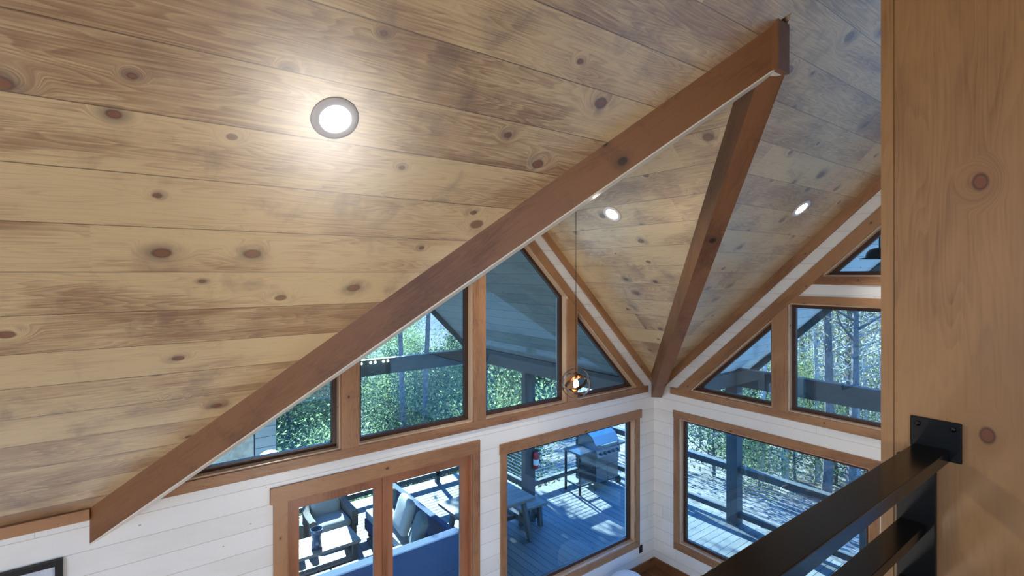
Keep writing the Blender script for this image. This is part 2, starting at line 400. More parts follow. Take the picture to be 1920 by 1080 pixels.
bm = new(); holed(bm, mapA, [(XL, 0), (0, 0), (0, ZM), (XL, ZM)], SOUTHW, YS-.2, YS); struct(obj('wall_south', bm, 'ship'))
bm = new(); holed(bm, mapB, [(0, 0), (YS, 0), (YS, ZM), (YR, zmain(YR)), (0, ZM)], [[(-8.6, 3.4), (-3.4, 3.4), (-3.4, 5.6), (-8.6, 5.6)]], XL-.2, XL); struct(obj('wall_west', bm, 'ship', grain=(0, 1, 0)))
# loft floor below the camera, with its edge beam
bm = new(); box(bm, -9.0, -4.26, YS, -4.60, 2.86, 3.1); struct(obj('floor', bm, 'floor', grain=(1, 0, 0)))

# windows
def window(n, mp, poly, casing=None, sash=.045):
    r = thing('window_%d' % n, None, None, mp(poly[0][0], 0, poly[0][1]), kind='structure')
    ax = (1, 0, 0) if mp is mapA else (0, 1, 0)
    bm = new(); ringpoly(bm, mp, poly, .0015, .016, 0.002, .105); obj('jamb', bm, 'jamb', r, ax)
    bm = new(); ringpoly(bm, mp, poly, .0165, .0165+sash, .075, .125); f = obj('sash', bm, 'framed', r, ax)
    bm = new(); prism(bm, mp, inset(poly, .0165+sash*.8), .097, .103); obj('glass', bm, 'glass', f, ax)
    for k, pl in enumerate(casing or []):
        bm = new(); prism(bm, mp, pl[0], -.022, 0); obj('casing', bm, 'trim', r, pl[1])
    local(r)
    for c in r.children:
        for g in c.children: g.location = (0, 0, 0)
    return r
R_ = lambda a0, a1, z0, z1: [(a0, z0), (a1, z0), (a1, z1), (a0, z1)]
X = (1, 0, 0); Y = (0, 1, 0); Z = (0, 0, 1)
OA = lambda x: 2.645+.982*(-x); OAL = lambda x: 2.645+.982*(x-2*XC)
OB = lambda y: 2.50+.95*(-y)
mid = lambda f, g, a: (f(a)+g(a))/2
window(1, mapA, WA[1])
window(2, mapA, WA[2], [(R_(-5.04, -4.86, 2.91, mid(RAL, OAL, -4.98)), Z)])
window(3, mapA, WA[3], [(R_(-3.455, -3.277, 2.91, RA(-3.33)), Z)])
window(4, mapA, WA[4], [(R_(-1.92, -1.726, 2.91, mid(RA, OA, -1.80)), Z)])
window(5, mapA, WA[5], [(R_(-3.06, -.326, 2.43, 2.56), X), (R_(-3.045, -2.955, .53, 2.43), Z), (R_(-.47, -.375, .53, 2.43), Z), (R_(-3.045, -.375, .43, .53), X)])
window(6, mapB, WB[6])
window(7, mapB, WB[7], [(R_(-2.085, -1.89, 2.92, mid(RB, OB, -1.97)), Z), ([(-5.1, 4.31), (-2.085, 4.31), (-1.99, 4.405), (-5.1, 4.405)], Y)])
window(8, mapB, WB[8], [([(-5.9, 4.555), (-2.28, 4.555), (-2.33, 4.655), (-5.9, 4.655)], Y)])
window(9, mapB, WB[9], [(R_(-3.1, -.37, 2.465, 2.575), Y), (R_(-.475, -.38, .55, 2.465), Z), (R_(-3.085, -2.99, .55, 2.465), Z), (R_(-3.085, -.38, .445, .55), Y)])
window(10, mapB, WB[10])
bm = new(); prism(bm, mapA, [(-.42, 2.911), (-.27, 2.911), (XC, OA(XC)), (XC, RA(XC))], -.026, 0); struct(obj('trim_6', bm, 'trim', grain=(1, 0, -.978)))
bm = new(); prism(bm, mapA, [(2*XC+.42, 2.911), (2*XC+.27, 2.911), (XC-.001, OA(XC)), (XC-.001, RA(XC))], -.026, 0); struct(obj('trim_7', bm, 'trim', grain=(1, 0, .978)))
bm = new(); prism(bm, mapB, [(-.653, 2.921), (-.44, 2.921), (YR, OB(YR)), (YR, RB(YR))], -.026, 0); struct(obj('trim_8', bm, 'trim', grain=(0, 1, -.95)))
bm = new(); prism(bm, mapA, R_(-6.62, -.17, 2.815, 2.91), -.024, 0); struct(obj('trim_1', bm, 'trim'))
bm = new(); prism(bm, mapB, R_(-5.9, -.32, 2.82, 2.92), -.024, 0); struct(obj('trim_2', bm, 'trim', grain=Y))
# boards where the walls meet the ceilings
bm = new(); prism(bm, mapA, [(-.02, 2.875+.02), (-.02, ZA+.02*SA), (XC, ZA-SA*XC), (XC, 2.875-SA*XC)], -.03, 0); struct(obj('trim_3', bm, 'trim', grain=(1, 0, -SA)))
bm = new(); prism(bm, mapB, [(-.2, 2.71+.19), (-.2, ZM+.2*SB), (YR, ZM-SB*YR), (YR, 2.71-.945*YR)], -.03, 0); struct(obj('trim_4', bm, 'trim', grain=(0, 1, -SB)))
bm = new(); prism(bm, mapA, [(XL, 2.775), (XF, 2.775), (XF, ZM), (XL, ZM)], -.03, 0); struct(obj('trim_5', bm, 'trim'))
bm = new(); prism(bm, mapA, R_(-3.47+.14, -.0, 0, .14), -.02, 0); struct(obj('baseboard_north', bm, 'beam'))
bm = new(); prism(bm, mapB, R_(-11.9, -.021, 0, .14), -.02, 0); struct(obj('baseboard_east', bm, 'beam', grain=Y))

# french doors
dr = thing('door_1', None, None, (-4.51, 0, 0), kind='structure')
for pl, g in ((R_(-5.70, -3.36, 2.53, 2.68), X), (R_(-5.672, -5.55, .0, 2.53), Z), (R_(-3.47, -3.362, .0, 2.53), Z)):
    bm = new(); prism(bm, mapA, pl, -.024, 0); obj('casing', bm, 'trim', dr, g)
bm = new(); ringpoly(bm, mapA, DOOR, .001, .02, 0.002, .14); obj('jamb', bm, 'door', dr, Z)
def leaf(a0, a1, hs):
    pl = R_(a0, a1, .02, 2.508)
    bm = new(); ringpoly(bm, mapA, pl, 0, .10, .045, .09); lf = obj('door_leaf', bm, 'door', dr, Z)
    bm = new(); prism(bm, mapA, inset(pl, .095), .064, .07); obj('glass', bm, 'glass', lf, X)
    return lf
l1 = leaf(-5.528, -4.565, 1); l2 = leaf(-4.555, -3.492, -1)
bm = new(); box(bm, -4.58, -4.52, .03, .044, .02, 2.50); obj('astragal', bm, 'door', dr, Z)
bm = new(); tube(bm, [(-4.48, .045, 1.02), (-4.48, -.02, 1.02), (-4.40, -.025, 1.02)], .011); obj('handle', bm, 'blackmatte', l2)
local(dr)
for c in dr.children:
    for g in c.children: g.location = (0, 0, 0)

# ------------------------------------------------------------------ ceiling beams
vdirR = Vector((-XC, -YJ+YF, 0))        # toward the corner
def valley(name, P0, P1, side, label, drop=0., strip=False):
    # P0 foot, P1 junction, both on the valley line (xyz); side = horizontal unit vector into the gable
    P0, P1, side = Vector(P0), Vector(P1), Vector(side)
    wd = .16; bm = new()
    secs = []
    for P in (P0, P1):
        z = P.z
        secs.append([P+Vector((0, 0, -.28)), P+side*wd+Vector((0, 0, -.28-drop)), P+side*wd+Vector((0, 0, .10)), P+Vector((0, 0, .01))])
    hexa(bm, secs[0], secs[1])
    o_ = obj(name, bm, 'beam', grain=tuple(P1-P0))
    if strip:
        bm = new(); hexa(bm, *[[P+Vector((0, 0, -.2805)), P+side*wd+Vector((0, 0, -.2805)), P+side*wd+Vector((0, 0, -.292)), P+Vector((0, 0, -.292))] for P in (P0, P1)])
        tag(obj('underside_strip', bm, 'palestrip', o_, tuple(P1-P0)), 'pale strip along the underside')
    return tag(o_, label, 'beam')
d = Vector((XC-XF, YJ, 0)).normalized(); sL = Vector((-d.y, d.x, 0))
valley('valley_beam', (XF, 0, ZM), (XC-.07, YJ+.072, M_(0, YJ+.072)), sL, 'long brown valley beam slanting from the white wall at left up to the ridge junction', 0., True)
d = Vector((XC-0, YJ-YF, 0)).normalized(); sR = Vector((d.y, -d.x, 0))
valley('valley_beam', (0, YF, M_(0, YF)), (XC+.06, YJ+.06, M_(0, YJ+.06)), sR, 'brown valley beam rising from the room corner between two windowed gables')
cy0, cy1 = -3.630, -3.588
bm = new(); hexa(bm, [(-3.512, cy0, 5.985), (-3.362, cy0, 5.985), (-3.362, cy1, 5.985), (-3.512, cy1, 5.985)], [(-3.512, cy0, M_(0, cy0)), (-3.362, cy0, M_(0, cy0)), (-3.362, cy1, M_(0, cy1)), (-3.512, cy1, M_(0, cy1))])
tag(obj('beam_end_board', bm, 'beam', grain=Z), 'short upright brown board capping the meeting point of both valley beams', 'board')
bm = new(); box(bm, -3.50, -3.37, cy1+.001, -.001, 6.0, 6.33); rb_ = tag(obj('ridge_beam', bm, 'beam', grain=Y), 'level brown ridge beam of the side gable ending at the upright end board', 'beam')
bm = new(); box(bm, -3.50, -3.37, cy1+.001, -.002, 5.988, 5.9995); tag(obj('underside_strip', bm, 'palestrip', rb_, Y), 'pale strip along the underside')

# ------------------------------------------------------------------ wood column and loft railing
PX = -4.56
col = thing('wood_column', 'tall knotty wood clad column at the right edge holding the black railing', 'column', (PX+.15, -4.9, 3.1))
bm = new(); box(bm, PX, PX+.30, -4.935, -4.543, 3.1, 7.45); obj('cladding_board', bm, 'column', col, Z)
bm = new(); box(bm, PX-.003, PX+.30, -4.542, -4.503, 3.1, 7.12); obj('corner_board', bm, 'column', col, Z)
local(col)
RZ = 4.10; RY0, RY1 = -4.703, -4.605
rl = thing('loft_railing', 'glossy black steel loft railing running along the balcony edge to the wood column', 'railing', (-6.0, -4.66, 3.1))
bm = new(); box(bm, -8.9, PX-.012, RY0, RY1, RZ-.04, RZ); obj('top_rail', bm, 'black', rl, X, bevel=.003)
for k in range(4):
    z = 3.835-.2*k
    bm = new(); box(bm, -8.86, PX-.041, -4.645, -4.572, z-.032, z); obj('rail_bar', bm, 'black', rl, X, bevel=.002)
for xx in (PX-.04, -8.9):
    bm = new(); box(bm, xx, xx+.025, -4.670, -4.561, 3.1, RZ-.041); obj('post', bm, 'blackdull', rl, Z, bevel=.002)
bm = new(); box(bm, PX-.011, PX-.001, -4.734, -4.593, RZ-.04, RZ+.095); mp_ = obj('mounting_plate', bm, 'blackdull', rl, Z, bevel=.004)
for yy in (-4.712, -4.615):
    for zz in (RZ+.072,):
        bm = new(); lathe(bm, [(0, .004), (.009, .003), (.009, 0), (.0, 0)], (PX-.012, yy, zz), 14, Matrix.Rotation(-PI/2, 3, 'Y')); obj('screw', bm, 'black', mp_, smooth=True)
local(rl)
for c in rl.children:
    for g in c.children: g.location = (0, 0, 0)

# ------------------------------------------------------------------ lights and small things inside
def on_plane(zf, x, y): return Vector((x, y, zf(x, y)))
def recessed(x, y, nrm, zf, label):
    n = Vector(nrm).normalized(); rot = n.to_track_quat('Z', 'Y').to_matrix(); p = on_plane(zf, x, y)
    t = thing('recessed_light', label, 'ceiling light', p)
    bm = new(); lathe(bm, [(.0725, .002), (.0725, .006), (.076, .010), (.095, .013), (.109, .010), (.113, .001), (.0725, .001)], (0, 0, 0), 40, rot); obj('trim_ring', bm, 'ringgrey', t, smooth=True)
    bm = new(); lathe(bm, [(0, .006), (.072, .005), (.072, .001), (0, .001)], (0, 0, 0), 40, rot); obj('lens', bm, 'lens', t)
    ld = bpy.data.lights.new('downlight', 'SPOT'); ld.energy = 70; ld.spot_size = math.radians(125); ld.spot_blend = .7; ld.shadow_soft_size = .04; ld.color = (1, .96, .9)
    l = bpy.data.objects.new('downlight', ld); COL.objects.link(l); l.parent = t; l.location = n*.06; l.rotation_euler = (-n).to_track_quat('Z', 'Y').to_euler()
    return t
nM = (0, -SB, -1); nCR = (-SA, 0, -1); nCL = (SA, 0, -1)
recessed(-5.985, -2.72, nM, M_, 'large round recessed light in the broad left ceiling slope')
recessed(-.985, -2.67, nM, M_, 'recessed light on the narrow ceiling slope above the right gable windows')
recessed(-2.42, -1.28, nCR, CR, 'recessed light on the middle ceiling slope beside the pendant cord')
recessed(-4.45, -1.28, nCL, CL, 'recessed light on the hidden side of the gable behind the long valley beam')

# pendant
PXc, PYc = -2.2, -.62
def pend():
    # hangs from the side gable ceiling
    x, y, z = PENDANT
    t = thing('orb_pendant', 'small orb pendant lamp of crossed metal rings hanging on a long cord', 'pendant lamp', (x, y, z))
    zc = CR(x, y)-z
    bm = new(); tube(bm, [(0, 0, .09), (0, 0, zc)], .004, 6); obj('cord', bm, 'blackmatte', t)
    bm = new(); lathe(bm, [(0, zc-.02), (.05, zc-.02), (.055, zc+.04), (0, zc+.04)], (0, 0, 0), 20); obj('canopy', bm, 'bronze', t)
    def ring(name, R, ax, mt, wd=.010):
        q = Vector(ax).normalized(); u = q.orthogonal().normalized(); v = q.cross(u); bm = new(); N = 40
        r_ = []
        for k in range(N):
            a = 2*PI*k/N; e = u*math.cos(a)+v*math.sin(a)
            r_.append([bm.verts.new(e*R+q*wd), bm.verts.new(e*R-q*wd), bm.verts.new(e*(R-.004)-q*wd), bm.verts.new(e*(R-.004)+q*wd)])
        for k in range(N):
            A, B = r_[k], r_[(k+1) % N]
            for i in range(4): bm.faces.new((A[i], A[(i+1) % 4], B[(i+1) % 4], B[i]))
        obj(name, bm, mt, t, smooth=False)
    ring('outer_ring', .172, (-.55, -.8, .15), 'bronze', .012); ring('outer_ring', .178, (-.95, -.25, .35), 'chrome', .012); ring('middle_ring', .165, (-.2, -.55, .85), 'chrome', .012)
    ring('inner_band', .135, (-.5, .1, .9), 'bronze', .018)
    bm = new(); lathe(bm, [(0, .13), (.016, .13), (.02, .07), (.02, .05), (0, .05)]); obj('socket', bm, 'bronze', t, smooth=True)
    bm = new(); lathe(bm, [(0, .05), (.014, .045), (.032, .0), (.034, -.02), (.022, -.05), (0, -.06)]); obj('bulb', bm, 'bulb', t, smooth=True)
    ld = bpy.data.lights.new('bulb_light', 'POINT'); ld.energy = 6; ld.shadow_soft_size = .04; ld.color = (1, .75, .45)
    l = bpy.data.objects.new('bulb_light', ld); COL.objects.link(l); l.parent = t; l.location = (0, 0, -.08)
PENDANT = (-2.623, -.91, 3.42)
pend()
# wall outlet, picture, rattan pouf
o = thing('wall_outlet', 'small black outlet low on the white wall beside the corner', 'outlet', (-.333, -.002, .372))
bm = new(); box(bm, -.037, .037, -.006, .001, -.058, .058); obj('cover_plate', bm, 'blackmatte', o, bevel=.002)
for zz in (-.025, .025):
    bm = new(); box(bm, -.017, .017, -.009, -.0055, zz-.014, zz+.014); obj('socket', bm, 'blackmatte', o)
pc = thing('framed_picture', 'black framed picture on the white wall at the bottom left corner', 'picture', (-7.95, -.001, 2.05))
PIC = R_(-8.45, -7.16, 1.80, 2.53)
bm = new(); ringpoly(bm, mapA, PIC, 0, .045, -.035, -.001); obj('frame', bm, 'blackmatte', pc)
bm = new(); prism(bm, mapA, inset(PIC, .043), -.012, -.002); obj('print', bm, 'art', pc)
local(pc)
bm = new(); N = 0
lathe(bm, [(0, .42), (.12, .42), (.2, .40), (.26, .34), (.29, .24), (.29, .16), (.25, .05), (.2, 0), (0, 0)], (-1.13, -.42, 0.001), 40)
pf = obj('rattan_pouf', bm, 'sack', smooth=True); tag(pf, 'round white woven pouf on the floor near the corner', 'pouf')

# added fill lamps, all out of view, that brighten the big room
def lamp(name, loc, energy, label, r=.22, col=(1, .95, .87)):
    t = thing(name, label, 'lamp', (loc[0], loc[1], loc[3]))
    h = loc[2]-loc[3]
    bm = new(); lathe(bm, [(0, .0), (.16, .0), (.16, .02), (.02, .04), (.014, .06), (.014, h-.05), (0, h-.05)], (0, 0, 0), 20); obj('stand', bm, 'blackmatte', t)
    ld = bpy.data.lights.new('fill_light', 'POINT'); ld.energy = energy; ld.shadow_soft_size = r; ld.color = col
    l = bpy.data.objects.new('fill_light', ld); COL.objects.link(l); l.parent = t; l.location = (0, 0, h)
FILL_LAMPS = [('fill_lamp', (-9.6, -8.6, 5.0, 3.101), 240, 'added unseen fill lamp on a black stand in the loft behind the viewpoint'),
         ('fill_lamp', (-5.2, -10.2, 5.0, 3.101), 190, 'added unseen fill lamp on a black stand in the loft near the column'),
         ('fill_lamp', (-9.4, -3.3, 1.6, 0.001), 100, 'added unseen fill lamp on a black stand on the lower floor by the west wall'),
         ('fill_lamp', (-4.9, -3.6, 1.6, 0.001), 125, 'added unseen fill lamp on a black stand on the lower floor below the balcony')]
for a in FILL_LAMPS: lamp(*a)

# ------------------------------------------------------------------ outside: decks, porch roofs
DZ = -.1
bm = new(); box(bm, -8.2, 2.66, .95, 3.55, DZ-.14, DZ); box(bm, -8.2, .3, 3.55, 5.4, DZ-.14, DZ); box(bm, -8.2, .21, .201, .95, DZ-.14, DZ)
struct(obj('floor_deck', bm, 'deck', grain=Y))
bm = new(); box(bm, .211, 2.66, -8.5, .949, DZ-.14, DZ); struct(obj('floor_deck', bm, 'deck', grain=X))
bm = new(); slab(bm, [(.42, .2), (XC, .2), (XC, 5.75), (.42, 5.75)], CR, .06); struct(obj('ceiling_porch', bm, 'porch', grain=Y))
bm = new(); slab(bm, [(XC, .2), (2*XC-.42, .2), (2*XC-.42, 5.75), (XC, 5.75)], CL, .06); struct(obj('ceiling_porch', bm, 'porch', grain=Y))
bm = new(); slab(bm, [(.2, .42), (.2, YR), (3.12, YR), (3.12, .42)], M_, .06); struct(obj('ceiling_porch', bm, 'porchlit', grain=X))
bm = new(); slab(bm, [(.2, YR), (.2, YS-.4), (3.12, YS-.4), (3.12, YR)], S_, .06); struct(obj('ceiling_porch', bm, 'porchlit', grain=X))
def barge(name, a, b, label):
    bm = new(); bar(bm, a, b, .04, .2); tag(obj(name, bm, 'graywood', grain=tuple(Vector(b)-Vector(a))), label, 'board')
barge('barge_board', (XC+.10, 5.775, CR(XC+.10, 0)-.02), (.44, 5.775, CR(.44, 0)-.02), 'dark edge board on the right slope of the front porch roof')
barge('barge_board', (XC-.10, 5.775, CR(XC+.10, 0)-.02), (2*XC-.44, 5.775, CR(.44, 0)-.02), 'dark edge board on the left slope of the front porch roof')
barge('barge_board', (3.14, .44, M_(0, .44)-.02), (3.14, YR, M_(0, YR)-.02), 'dark edge board along the sloping side porch roof')

def beam(a, b, label, wd=.15, ht=.33):
    bm = new(); bar(bm, a, b, wd, ht); return tag(obj('porch_beam', bm, 'graywood', grain=tuple(Vector(b)-Vector(a))), label, 'beam')
BZ = 2.715
beam((.15, .2, BZ), (.15, 5.25, BZ), 'blue gray porch beam running out from the wall seen through the tall middle window')
beam((.07, 5.18, BZ), (-7.1, 5.18, BZ), 'long gray beam across the front of the porch with added glowing dots')
beam((.23, .09, BZ), (2.47, .09, BZ), 'gray porch beam running out from the corner to the side deck post')
beam((2.55, .17, BZ), (2.55, -8.5, BZ), 'gray beam along the side porch crossing the square upper window')
def post(x, y, label, z0=DZ, z1=BZ-.166, s=.21):
    bm = new(); box(bm, x-s/2, x+s/2, y-s/2, y+s/2, z0, z1); return tag(obj('deck_post', bm, 'graywood', grain=Z), label, 'post')
post(.17, 3.42, 'gray deck post carrying the red fire extinguisher')
post(2.55, .08, 'thick gray deck post seen through the lower right window')
post(-3.28, 5.2, 'gray deck post at the front rail behind the armchairs')
post(-6.95, 5.2, 'gray deck post at the far left end of the front rail')
post(.15, 5.2, 'gray deck post at the outer corner of the front porch')
post(2.55, -6, 'gray deck post farther along the side deck')

def railing(pts, label, name='deck_railing', posts=(), ends=True):
    a, b = Vector(pts[0]), Vector(pts[1]); mid = (a+b)/2
    t = thing(name, label, 'railing', (mid.x, mid.y, DZ))
    d_ = (b-a).normalized(); L_ = (b-a).length; s_ = Vector((-d_.y, d_.x, 0))
    def B(nm, z, wd, ht, m):
        bm = new(); bar(bm, a+Vector((0, 0, z)), b+Vector((0, 0, z)), wd, ht); obj(nm, bm, m, t, tuple(d_))
    B('cap_rail', 1.0, .14, .04, 'graywood'); B('upper_rail', .93, .045, .10, 'graywood'); B('bottom_rail', .10, .09, .10, 'graywood')
    for k in range(9):
        z = .22+.075*k
        bm = new(); tube(bm, [a+Vector((0, 0, z)), b+Vector((0, 0, z))], .006, 5); obj('cable', bm, 'cable', t, tuple(d_))
    for f in posts:
        p = a+(b-a)*f
        bm = new(); box(bm, p.x-.045, p.x+.045, p.y-.045, p.y+.045, DZ, .98); obj('baluster_post', bm, 'graywood', t, Z)
    local(t)
railing(((.28, 3.45, 0), (2.44, 3.45, 0)), 'cable railing beside the fire extinguisher post behind the grill', posts=(.66, .98))
railing(((2.55, 3.40, 0), (2.55, .19, 0)), 'cable railing at the end of the deck left of the thick post', posts=(.5,))
railing(((2.55, -.03, 0), (2.55, -5.88, 0)), 'cable railing of the side deck right of the thick post', posts=(.35, .7))
railing(((.17, 3.54, 0), (.17, 5.08, 0)), 'short cable railing left of the fire extinguisher post')
railing(((.03, 5.22, 0), (-3.16, 5.22, 0)), 'front cable railing beyond the sofa', posts=(.34, .67))
railing(((-3.40, 5.22, 0), (-6.83, 5.22, 0)), 'front cable railing behind the armchairs', posts=(.5,))

# fire extinguisher
t = thing('fire_extinguisher', 'red fire extinguisher hanging on the gray deck post', 'fire extinguisher', (.235, 3.24, .72))
bm = new(); box(bm, -.02, .02, .055, .0758, -.05, .12); obj('bracket', bm, 'blackmatte', t)
bm = new(); lathe(bm, [(0, -.2), (.055, -.2), (.06, -.18), (.06, .1), (.045, .15), (.02, .17), (0, .17)]); obj('cylinder', bm, 'red', t, smooth=True)
bm = new(); lathe(bm, [(0.0605, -.12), (.0615, -.12), (.0615, 0), (.0605, 0)]); obj('paper_label', bm, 'white', t)
bm = new(); box(bm, -.012, .012, -.06, .03, .17, .2); box(bm, -.01, .01, -.09, .0, .21, .225); obj('valve', bm, 'blackmatte', t)
bm = new(); tube(bm, [(.02, -.02, .18), (.07, -.03, .16), (.075, -.02, .0), (.07, -.02, -.1)], .009); obj('hose', bm, 'blackmatte', t)

# grill
t = thing('gas_grill', 'stainless gas grill on a wheeled cart beside the deck railing', 'grill', (1.85, 2.92, DZ))
gx0, gx1, gy0, gy1 = 1.45, 2.2, 2.66, 3.2
bm = new(); box(bm, gx0, gx1, gy0, gy1, .52+DZ, .90+DZ); obj('firebox', bm, 'steel', t)
bm = new()
prof = [(gy0, .90), (gy0-.01, 1.0), (gy0+.10, 1.16), (gy0+.24, 1.22), (gy1-.1, 1.16), (gy1, 1.0), (gy1, .90)]
hexa(bm, [(gx0, y, z+DZ+.002) for y, z in prof], [(gx1, y, z+DZ+.002) for y, z in prof]); lid = obj('lid', bm, 'steel', t)
bm = new(); tube(bm, [(gx0+.12, gy0-.0, 1.0+DZ), (gx0+.12, gy0-.06, 1.0+DZ), (gx1-.12, gy0-.06, 1.0+DZ), (gx1-.12, gy0-.0, 1.0+DZ)], .012); obj('handle', bm, 'chrome', lid)
bm = new(); hexa(bm, [(gx0, gy0, .74+DZ), (gx1, gy0, .74+DZ), (gx1, gy0-.06, .74+DZ), (gx0, gy0-.06, .74+DZ)], [(gx0, gy0, .89+DZ), (gx1, gy0, .89+DZ), (gx1, gy0-.03, .89+DZ), (gx0, gy0-.03, .89+DZ)]); pn = obj('control_panel', bm, 'steel', t)
for k in range(5):
    bm = new(); lathe(bm, [(0, .05), (.022, .05), (.03, .02), (.036, .0), (0, 0)], (gx0+.11+.135*k, gy0-.045, .815+DZ), 16, Matrix.Rotation(PI/2, 3, 'X')); obj('knob', bm, 'blackmatte', pn, smooth=True)
for k, (a, b) in enumerate(((1.0, gx0-.002), (gx1+.002, 2.48))):
    bm = new(); box(bm, a, b, 2.68, 3.2, .86+DZ, .90+DZ); obj('side_shelf', bm, 'steel', t)
bm = new(); box(bm, gx0+.02, gx1-.02, gy0+.02, gy1-.02, .14+DZ, .519+DZ); obj('cart_cabinet', bm, 'blackmatte', t)
for k in range(2):
    a = gx0+.03+.355*k
    bm = new(); box(bm, a, a+.345, gy0+.002, gy0+.019, .17+DZ, .70+DZ-.19); dd = obj('cabinet_door', bm, 'steel', t)
for xx, yy in ((1.03, 2.72), (1.03, 3.16), (gx0+.03, 2.70), (gx1-.03, 3.16)):
    bm = new(); box(bm, xx-.02, xx+.02, yy-.02, yy+.02, DZ+.001, .859+DZ if xx < 1.2 else .139+DZ); obj('leg', bm, 'blackmatte', t)
for a_, b_ in (((1.03, 2.72, .2+DZ), (gx0, 2.72, .2+DZ)), ((1.03, 2.72, .5+DZ), (gx0, 2.72, .5+DZ)), ((1.03, 2.72, .2+DZ), (1.03, 3.16, .2+DZ))):
    bm = new(); bar(bm, a_, b_, .03, .03); obj('cart_rail', bm, 'blackmatte', t)
for yy in (2.72, 3.14):
    bm = new(); lathe(bm, [(0, -.025), (.06, -.025), (.085, -.02), (.085, .02), (.06, .025), (0, .025)], (gx1+.04, yy, .086+DZ), 20, Matrix.Rotation(PI/2, 3, 'Y')); obj('wheel', bm, 'blackmatte', t, smooth=False)
local(t)
for c in t.children:
    for g in c.children: g.location = (0, 0, 0)

# picnic table and bench
def trestle(name, label, cat, x0, x1, y0, y1, h, th, splay, m='tablewood'):
    t = thing(name, label, cat, ((x0+x1)/2, (y0+y1)/2, DZ))
    bm = new(); box(bm, x0, x1, y0, y1, h-th+DZ, h+DZ); obj('top' if cat == 'table' else 'seat', bm, m, t, X, bevel=.006)
    for xx in (x0+.22 if cat == 'table' else x0+.2, x1-.13):
        for s, yy in ((-1, y0), (1, y1)):
            ye = yy-s*.06 if cat == 'bench' else yy+s*.02; yt = yy-s*(.06+splay)
            bm = new(); bar(bm, (xx, ye, DZ+.002), (xx, yt, h-th-.001+DZ), .075, .075, up=(1, 0, 0)); obj('leg', bm, 'graywood', t, Z)
        bm = new(); bar(bm, (xx-.0, y0+.12, .28+DZ if cat == 'table' else .16+DZ), (xx-.0, y1-.12, .28+DZ if cat == 'table' else .16+DZ), .05, .07); obj('cross_bar', bm, 'graywood', t, Y)
    bm = new(); bar(bm, (x0+.22, (y0+y1)/2, .28+DZ if cat == 'table' else .16+DZ), (x1-.13, (y0+y1)/2, .28+DZ if cat == 'table' else .16+DZ), .05, .07); obj('stretcher', bm, 'graywood', t, X)
    local(t)
trestle('picnic_table', 'gray wooden outdoor trestle table on the deck behind the lower left window', 'table', -2.38, -.86, 1.94, 2.80, .75, .05, .16)
trestle('bench', 'low gray wooden bench pulled out from the end of the outdoor table', 'bench', -.98, -.36, 2.18, 2.52, .44, .045, .04)

# sofa (L shape), with cushions and pillows
t = thing('sectional_sofa', 'charcoal outdoor sectional sofa with its back to the french doors', 'sofa', (-4.2, 1.8, DZ))
bm = new(); box(bm, -5.9, -2.66, 1.52, 2.45, .10+DZ, .30+DZ); obj('base', bm, 'sofa', t, bevel=.02)
bm = new(); box(bm, -3.27, -2.66, 2.452, 3.95, .10+DZ, .30+DZ); obj('base', bm, 'sofa', t, bevel=.02)
bm = new(); box(bm, -5.9, -2.66, 1.50, 1.70, .302+DZ, .85+DZ); obj('backrest', bm, 'sofa', t, bevel=.03)
bm = new(); box(bm, -2.78, -2.66, 1.705, 3.95, .302+DZ, .80+DZ); obj('backrest', bm, 'sofa', t, bevel=.03)
for k in range(3):
    x = -5.88+.76*k
    bm = new(); box(bm, x, x+.75, 1.72, 2.44, .303+DZ, .45+DZ); obj('seat_cushion', bm, 'cushion', t, bevel=.03)
for y0, y1, xa in ((1.72, 2.44, -3.57), (2.46, 3.2, -3.26), (3.21, 3.94, -3.26)):
    bm = new(); box(bm, xa, -2.80, y0, y1, .303+DZ, .45+DZ); obj('seat_cushion', bm, 'cushion', t, bevel=.03)
for xx, yy in ((-5.8, 1.6), (-2.76, 1.6), (-5.8, 2.35), (-2.76, 3.85), (-3.2, 3.85)):
    bm = new(); box(bm, xx-.03, xx+.03, yy-.03, yy+.03, DZ+.001, .099+DZ); obj('foot', bm, 'blackmatte', t)
local(t)
def cushion(x, y, z, yaw, tilt, label, s=.25, m='pillow'):
    r = Matrix.Rotation(yaw, 3, 'Z') @ Matrix.Rotation(tilt, 3, 'X')
    bm = new(); pad(bm, (0, 0, 0), s, s, .09, r); o_ = obj('throw_pillow', bm, m, smooth=True); o_.location = (x, y, z); tag(o_, label, 'pillow', 'pillows on the outdoor sofa')
cushion(-3.02, 3.55, .625, -PI/2, PI/2-.3, 'slate pillow at the far end of the outdoor sofa')
cushion(-3.05, 2.75, .655, -PI/2-.12, PI/2-.3, 'large pale slate pillow in the middle of the outdoor sofa', .28, 'cushion')
cushion(-3.09, 2.14, .63, -PI/2-.35, PI/2-.36, 'slate pillow slumped in the corner of the outdoor sofa')

# coffee table, vase
t = thing('coffee_table', 'low slatted outdoor coffee table in front of two armchairs', 'table', (-4.4, 3.26, DZ))
bm = new(); box(bm, -5.15, -3.70, 2.97, 3.55, .40+DZ, .45+DZ); obj('top', bm, 'tablewood', t, X, bevel=.005)
for xx in (-5.07, -3.78):
    for yy in (3.05, 3.47):
        bm = new(); box(bm, xx-.035, xx+.035, yy-.035, yy+.035, DZ+.001, .399+DZ); obj('leg', bm, 'graywood', t, Z)
bm = new(); box(bm, -5.07, -3.78, 3.05, 3.47, .12+DZ, .15+DZ); obj('shelf', bm, 'tablewood', t, X)
local(t)
bm = new(); lathe(bm, [(0, 0), (.085, 0), (.075, .08), (.065, .15), (.08, .23), (.1, .3), (.09, .3), (.06, .16), (.06, .02), (0, .02)]); o = obj('glass_vase', bm, 'vase', smooth=True); o.location = (-4.36, 3.14, .351); tag(o, 'blue waisted glass vase on the outdoor coffee table', 'vase')

